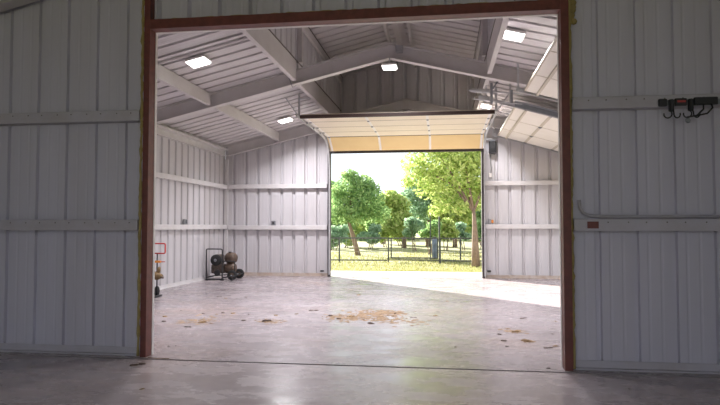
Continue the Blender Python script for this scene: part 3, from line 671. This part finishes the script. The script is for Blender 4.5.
def clod_mesh(seed):
    r = random.Random(seed); mb = MB()
    for q in range(r.randint(3, 5)):
        ox, oy = r.uniform(-.5, .5), r.uniform(-.4, .4); w_, d_, h_ = r.uniform(.18, .42), r.uniform(.12, .3), r.uniform(.1, .3); ph = r.uniform(0, 3)
        n = 8; ring = [(math.cos(t + ph) * w_ * r.uniform(.7, 1.2), math.sin(t + ph) * d_ * r.uniform(.7, 1.2)) for t in np.linspace(0, 2 * math.pi, n, endpoint=False)]
        vs = [(ox + x, oy + y, 0) for x, y in ring] + [(ox + x * .6, oy + y * .6, h_ * r.uniform(.6, 1)) for x, y in ring] + [(ox, oy, h_ * 1.05)]
        mb.add(vs, [(i, (i + 1) % n, n + (i + 1) % n, n + i) for i in range(n)] + [(n + i, n + (i + 1) % n, 2 * n) for i in range(n)])
    me = bpy.data.meshes.new('mud_clod'); me.from_pydata(mb.v, [], mb.f); me.materials.append(CLOD if seed % 3 else STRAW); return me
CM = [clod_mesh(s) for s in range(6)]
L1 = [(66, 128, 7), (66, 152, 7), (180, 178, 6), (245, 155, 11), (258, 115, 5), (358, 110, 6), (395, 112, 6), (150, 100, 3), (330, 33, 4), (362, 40, 4), (463, 35, 4), (480, 117, 4), (600, 122, 6), (568, 153, 15), (630, 145, 4), (700, 115, 5), (455, 148, 7), (95, 270, 4), (290, 160, 5)]
L2 = [(28, 212, 4), (110, 195, 7), (328, 120, 5), (200, 222, 9), (245, 235, 8), (290, 226, 8), (510, 210, 6), (590, 228, 5), (695, 220, 6), (395, 259, 10), (360, 240, 4)]
L3 = [(33, 158, 4), (238, 203, 3), (420, 245, 6), (378, 312, 11), (305, 328, 7), (335, 358, 8), (435, 362, 14), (340, 388, 5), (545, 395, 7), (577, 385, 7), (575, 325, 4), (85, 390, 4), (585, 260, 3)]
pts = [(150 + x / 4.8, 290 + y / 4.8, w) for x, y, w in L1] + [(290 + x / 4.8, 270 + y / 4.8, w) for x, y, w in L2] + [(440 + x / 5.06, 270 + y / 5.06, w) for x, y, w in L3] + [(549.5, 368.6, 6), (137, 365, 12), (141, 389, 7), (176, 346, 3), (630, 389, 3)]
for i, (a, b, w) in enumerate(pts):
    c = on_floor(a, b); o = bpy.data.objects.new('mud_clod', CM[i % 6]); COL.objects.link(o)
    s = w * .95 * c.y / FPX; o.location = c; o.scale = (s, s, s * .5); o.rotation_euler = (0, 0, random.uniform(-.5, .5))
    if b > 372: lab = 'small dark mud crumb on the shaded near floor'
    elif a < 290: lab = 'dark mud clod on the left part of the bright concrete floor'
    elif a < 440: lab = 'dark mud clod around the tan dirt patch'
    else: lab = 'dark mud clod on the right part of the bright concrete floor'
    lab = {3: 'largest lumpy clod in the left litter, over tan crumbs', 13: 'wide flat clod midway between the left jamb and the tan dirt patch', 22: 'clod at the left tip of the tan dirt patch', 28: 'flat dark clod just in front of the tan dirt patch', 33: 'upper broad clod in the litter on the right part of the floor', 36: 'widest clod in the litter on the right part of the floor', 43: 'clod lying against the floor joint near the right jamb', 44: 'wide mud smear on the near floor beside the left jamb'}.get(i, lab)
    tag(o, lab, 'mud clod', 'mud clods on the floor')
tag(MB().tube([(OPL + .03, 5.2, .004), (OPL + .12, 5.17, .006), (OPL + .24, 5.19, .003)], .003, 5).build('straw_stalk', STRAW), 'thin straw stalk on the floor joint by the left jamb', 'straw')

# ------------------------------------------------------------------ outside: fence, gate, poles
FY = 21.0; GZ = -.16
fe = empty('fence', (-3, FY, GZ), 'dark pipe fence with two rails running across the lawn', 'fence')
def ground(y): return -.055 - .01 * max(0, min(y - 16, 8))
for x in (-8.2, -5.9, -3.64, -1.9, -.10, 2.4, 4.9, 7.4):
    MB().bbox(x - .024, x + .024, FY - .03, FY + .03, GZ, .80, .006).build('post', FENCE, fe)
for x0, x1 in ((-10, -1.94), (-.06, 9)):
    for z in (.775, .0): MB().box(x0, x1, FY - .02, FY + .02, z - .022, z + .022).build('rail', FENCE, fe)
mb = MB()
for x0, x1 in ((-10, -1.94), (-.06, 9)):
    k = x0 + .15
    while k < x1: mb.box(k - .0025, k + .0025, FY + .021, FY + .026, .0, .775); k += .15
    for z in (.15, .3, .45, .6): mb.box(x0, x1, FY + .026, FY + .03, z - .002, z + .002)
mb.build('wire_mesh', GALV, fe, kind='stuff')
ga = empty('field_gate', (-1.0, FY, GZ), 'dark rectangular pipe gate in the middle of the fence', 'gate')
for z in (.775, .09): MB().box(-1.82, -.17, FY - .02, FY + .02, z - .022, z + .022).build('rail', FENCE, ga)
for x in (-1.80, -.19): MB().box(x - .022, x + .022, FY - .02, FY + .02, .113, .752).build('stile', FENCE, ga)
MB().box(-1.86, -.14, FY - .05, FY - .022, .0, .03).build('lower_rail', FENCE, ga)
mb = MB(); k = -1.7
while k < -.22: mb.box(k - .002, k + .002, FY - .003, FY + .003, .11, .76); k += .15
mb.build('wire_mesh', GALV, ga, kind='stuff')
def at(px, py, y):
    r = right * ((px - CX) / FPX) + up * ((CY - py) / FPX) + fwd; t = y / r.y; return Vector((r.x * t, y, EYE + r.z * t))
a = at(430.5, 260, 24); tag(MB().tube([(a.x, 24, ground(24)), (a.x, 24, at(430.5, 207, 24).z)], .022, 8).build('pole', FENCE), 'slim dark pole behind the fence, left of two', 'pole')
a = at(439.5, 264, FY - .1); tag(MB().tube([(a.x, FY - .12, ground(FY)), (a.x, FY - .12, at(439, 215, FY).z)], .028, 8).build('pole', FENCE), 'slim dark pole in front of the fence, right of two', 'pole')
a = at(434.5, 257, 24.5)
dr = empty('utility_drum', (a.x, 24.5, ground(24.5)), 'blue grey upright drum behind the fence between two poles', 'drum')
MB().lathe((a.x, 24.5, ground(24.5)), (0, 0, 1), [(0, .09), (.02, .1), (.3, .1), (.31, .105), (.33, .1), (.6, .1), (.61, .105), (.63, .1), (.84, .1), (.86, .08)], 16).build('shell', PEDESTAL, dr, smooth=True)
MB().lathe((a.x, 24.5, ground(24.5) + .861), (0, 0, 1), [(0, .085), (.03, .08), (.04, .03)], 16).build('lid', FENCE, dr, smooth=True)
a = at(460.5, 257, 24); tag(MB().bbox(a.x - .03, a.x + .03, 23.97, 24.03, ground(24), at(460.5, 236, 24).z, .006).build('stake', FENCE), 'short dark stake behind the fence near the big trunk', 'stake')

# ------------------------------------------------------------------ trees
def leaves(mb_parent, centers, radii, n, size, material, name='foliage', squash=.75):
    C = np.array(centers, float); Rr = np.array(radii, float); w = Rr ** 2; w = w / w.sum()
    idx = rng.choice(len(C), n, p=w)
    d = rng.normal(size=(n, 3)); d /= np.linalg.norm(d, axis=1)[:, None]
    rad = rng.random(n) ** .45
    P = C[idx] + d * (Rr[idx] * rad)[:, None] * np.array([1, 1, squash])
    a = rng.normal(size=(n, 3)); a /= np.linalg.norm(a, axis=1)[:, None]
    h = rng.normal(size=(n, 3)); b = np.cross(a, h); b /= np.linalg.norm(b, axis=1)[:, None]
    s = size * (.6 + .8 * rng.random(n))
    A = a * s[:, None]; B = b * (s * .45)[:, None]
    V = np.stack([P - A, P + B, P + A, P - B], 1).reshape(-1, 3)
    F = np.arange(n * 4).reshape(n, 4)
    me = bpy.data.meshes.new(name); c = WORLD[mb_parent.name]
    me.vertices.add(len(V)); me.vertices.foreach_set('co', (V - np.array(c)).astype(np.float32).ravel())
    me.loops.add(n * 4); me.loops.foreach_set('vertex_index', F.astype(np.int32).ravel())
    me.polygons.add(n); me.polygons.foreach_set('loop_start', np.arange(0, n * 4, 4, dtype=np.int32)); me.polygons.foreach_set('loop_total', np.full(n, 4, np.int32))
    me.update(); me.validate(); me.materials.append(material)
    o = bpy.data.objects.new(name, me); COL.objects.link(o); o.parent = mb_parent; o['kind'] = 'stuff'; return o
def tree(name, base, trunk, r0, crowns, n, size, material, label, group='trees outside', cat='tree', squash=.75, nb=5):
    base = Vector(base); e = empty(name, base, label, cat, group)
    T_ = [Vector(p) for p in trunk]; k = len(T_)
    MB().tube([base - Vector((0, 0, .05))] + T_, [r0 * 1.35, r0 * 1.05] + [r0 * (1 - .55 * i / max(1, k - 1)) for i in range(1, k)], 10).build('trunk', BARK, e, smooth=True)
    for (c, r) in crowns[:nb]:
        c = Vector(c); s = T_[-1]; m_ = s.lerp(c, .5) + Vector((random.uniform(-.2, .2), random.uniform(-.2, .2), .12))
        MB().tube([s - Vector((0, 0, .1)), m_, c], [r0 * .42, r0 * .3, r0 * .12], 7).build('branch', BARK, e, smooth=True)
    leaves(e, [c for c, r in crowns], [r for c, r in crowns], n, size, material, squash=squash)
    return e
# big tree by the right jamb
b = at(476, 266, 19.1)
cr = [((.7, 19.6, 3.9), 1.3), ((-.2, 19.3, 3.6), 1.05), ((1.6, 19.8, 3.2), 1.2), ((.2, 20.2, 2.9), .85), ((-.8, 19.4, 3.1), .6), ((1.2, 19.4, 2.4), .6), ((.1, 19.3, 2.2), .5), ((-.5, 19.8, 2.4), .45), ((2.3, 19.6, 3.9), 1.3), ((.5, 19.5, 4.9), 1.4), ((-.9, 19.5, 4.1), .6), ((.55, 19.0, 1.75), .3), ((-1.15, 19.5, 2.6), .25), ((.75, 19.3, 2.9), .9), ((-.35, 19.5, 2.75), .6), ((.3, 19.2, 1.9), .4), ((-.15, 19.6, 1.75), .35), ((1.5, 19.3, 2.0), .5), ((.85, 18.8, 3.3), .7)]
tree('shade_tree', (b.x, b.y, ground(19)), [(b.x - .02, b.y, .6), (b.x - .03, b.y, 1.2), (b.x - .06, b.y, 1.75)], .105, cr, 15000, .075, LEAF_A, 'large yellow green tree with pinkish trunk beside the right door jamb', nb=7)
# smaller tree on the left
b = at(358.5, 254, 27.0)
T0 = [(b.x - .25, b.y, .75), (b.x - .42, b.y, 1.3), (b.x - .45, b.y, 1.7)]
def c3(px, py, y, rp): q = at(px, py, y); return ((q.x, q.y, q.z), rp * y / FPX)
cr = [c3(352, 190, 27, 20), c3(344, 203, 27.3, 18), c3(368, 200, 26.8, 18), c3(350, 176, 27, 11), c3(362, 184, 27.2, 13), c3(378, 214, 27, 14), c3(338, 214, 27, 14), c3(358, 214, 26.7, 15), c3(337, 192, 27.2, 9), c3(371, 188, 27, 9)]
tree('young_tree', (b.x, b.y, ground(27)), T0, .095, cr, 6500, .085, LEAF_B, 'rounded green tree with a leaning trunk beyond the fence', nb=6)
# trees and brush behind
for i, (px, py, y, rp, hp, m_, lab) in enumerate([
    (404, 212, 36, 24, 30, LEAF_A, 'pale yellow green tree behind the field gate'),
    (428, 200, 40, 26, 36, LEAF_C, 'blue green tree behind the two poles'),
    (455, 205, 38, 28, 34, LEAF_A, 'bright green tree behind the stake'),
    (482, 200, 42, 24, 40, LEAF_C, 'blue green tree behind the big trunk'),
    (383, 215, 44, 18, 22, LEAF_B, 'low green tree between the young tree and the gate'),
    (318, 200, 40, 24, 36, LEAF_B, 'green tree at the left edge of the doorway')]):
    g = at(px, 240, y); q = at(px, py, y); r = rp * y / FPX
    cs = [((q.x + random.uniform(-.6, .6) * r, y + random.uniform(-.5, .5) * r, q.z + random.uniform(-.6, .7) * hp * y / FPX * .8), r * random.uniform(.4, .65)) for _ in range(9)]
    tree('background_tree', (g.x, y, ground(y)), [(g.x, y, .8), (g.x + .1, y, max(1.2, q.z - r * .4))], .12, cs, 5200, .13, m_, lab, nb=4)
for i, (px, y, rp, py, m_, lab) in enumerate([
    (334, 33, 12, 236, LEAF_C, 'blue green bush left of the leaning trunk'), (346, 36, 11, 235, LEAF_A, 'pale bush behind the leaning trunk'),
    (370, 34, 11, 233, LEAF_C, 'dark blue green bush right of the leaning trunk'), (385, 38, 11, 231, LEAF_A, 'yellow bush left of the field gate'),
    (400, 40, 11, 230, LEAF_A, 'yellow green bush behind the gate'), (415, 32, 11, 228, LEAF_C, 'blue green bush right behind the gate'),
    (430, 28.5, 10, 228, LEAF_B, 'green bush behind the drum'), (446, 33, 12, 228, LEAF_A, 'yellow green bush right of the poles'),
    (463, 34, 10, 231, LEAF_C, 'dark bush left of the big trunk'), (482, 36, 12, 230, LEAF_B, 'green bush right of the big trunk'), (320, 36, 13, 232, LEAF_B, 'green bush behind the left jamb')]):
    q = at(px, py, y); r = rp * y / FPX; e = empty('bush', (q.x, y, ground(y)), lab, 'bush', 'bushes beyond the fence')
    cs = [((q.x + random.uniform(-.7, .7) * r, y + random.uniform(-.5, .5) * r, max(.2, q.z + random.uniform(-.6, .5) * r)), r * random.uniform(.45, .7)) for _ in range(6)]
    for k in range(3): MB().tube([(q.x + .1 * k - .1, y, ground(y) - .05), cs[k][0]], [.03, .012], 5).build('stem', BARK, e)
    leaves(e, [c for c, _ in cs], [r_ for _, r_ in cs], 1500, .11, m_)
# hedge line closing the view far behind
for i, px in enumerate(range(296, 530, 13)):
    y = 58 + (i % 3) * 4; q = at(px, 226, y); e = empty('far_tree', (q.x, y, ground(y)), 'hazy far tree in the row closing the field', 'tree', 'far trees closing the field')
    cs = [((q.x + random.uniform(-1.2, 1.2), y + random.uniform(-.8, .8), random.uniform(.2, 3.2)), random.uniform(.8, 1.2)) for _ in range(9)]
    MB().tube([(q.x, y, ground(y) - .05), (q.x, y, 2.5)], [.12, .06], 6).build('trunk', BARK, e)
    leaves(e, [c for c, _ in cs], [r_ for _, r_ in cs], 1800, .2, LEAF_B if i % 2 else LEAF_A)
# grass blades on the lawn in view of the doorway
n = 26000
yy = 16.12 + (rng.random(n) ** 1.6) * 14; xx = -.5 + (rng.random(n) - .5) * 2 * (yy * .32 + .5)
zz = -.055 - .01 * np.clip(yy - 16, 0, 8) + .03 * np.sin(xx * .7) * np.sin(yy * .5) * np.clip((yy - 16) / 4, 0, 1)
hh = .035 + .05 * rng.random(n); th = rng.random(n) * 6.28; w_ = .006 + yy * .0004
V = np.stack([np.stack([xx - np.cos(th) * w_, yy - np.sin(th) * w_, zz], 1), np.stack([xx + np.cos(th) * w_, yy + np.sin(th) * w_, zz], 1), np.stack([xx + rng.normal(size=n) * .02, yy + rng.normal(size=n) * .02, zz + hh], 1)], 1).reshape(-1, 3)
me = bpy.data.meshes.new('grass'); me.from_pydata(V.tolist(), [], np.arange(n * 3).reshape(n, 3).tolist()); me.materials.append(GRASSM)
o = bpy.data.objects.new('grass', me); COL.objects.link(o); tag(o, 'short dry yellow green grass beyond the concrete apron', 'grass', kind='stuff')
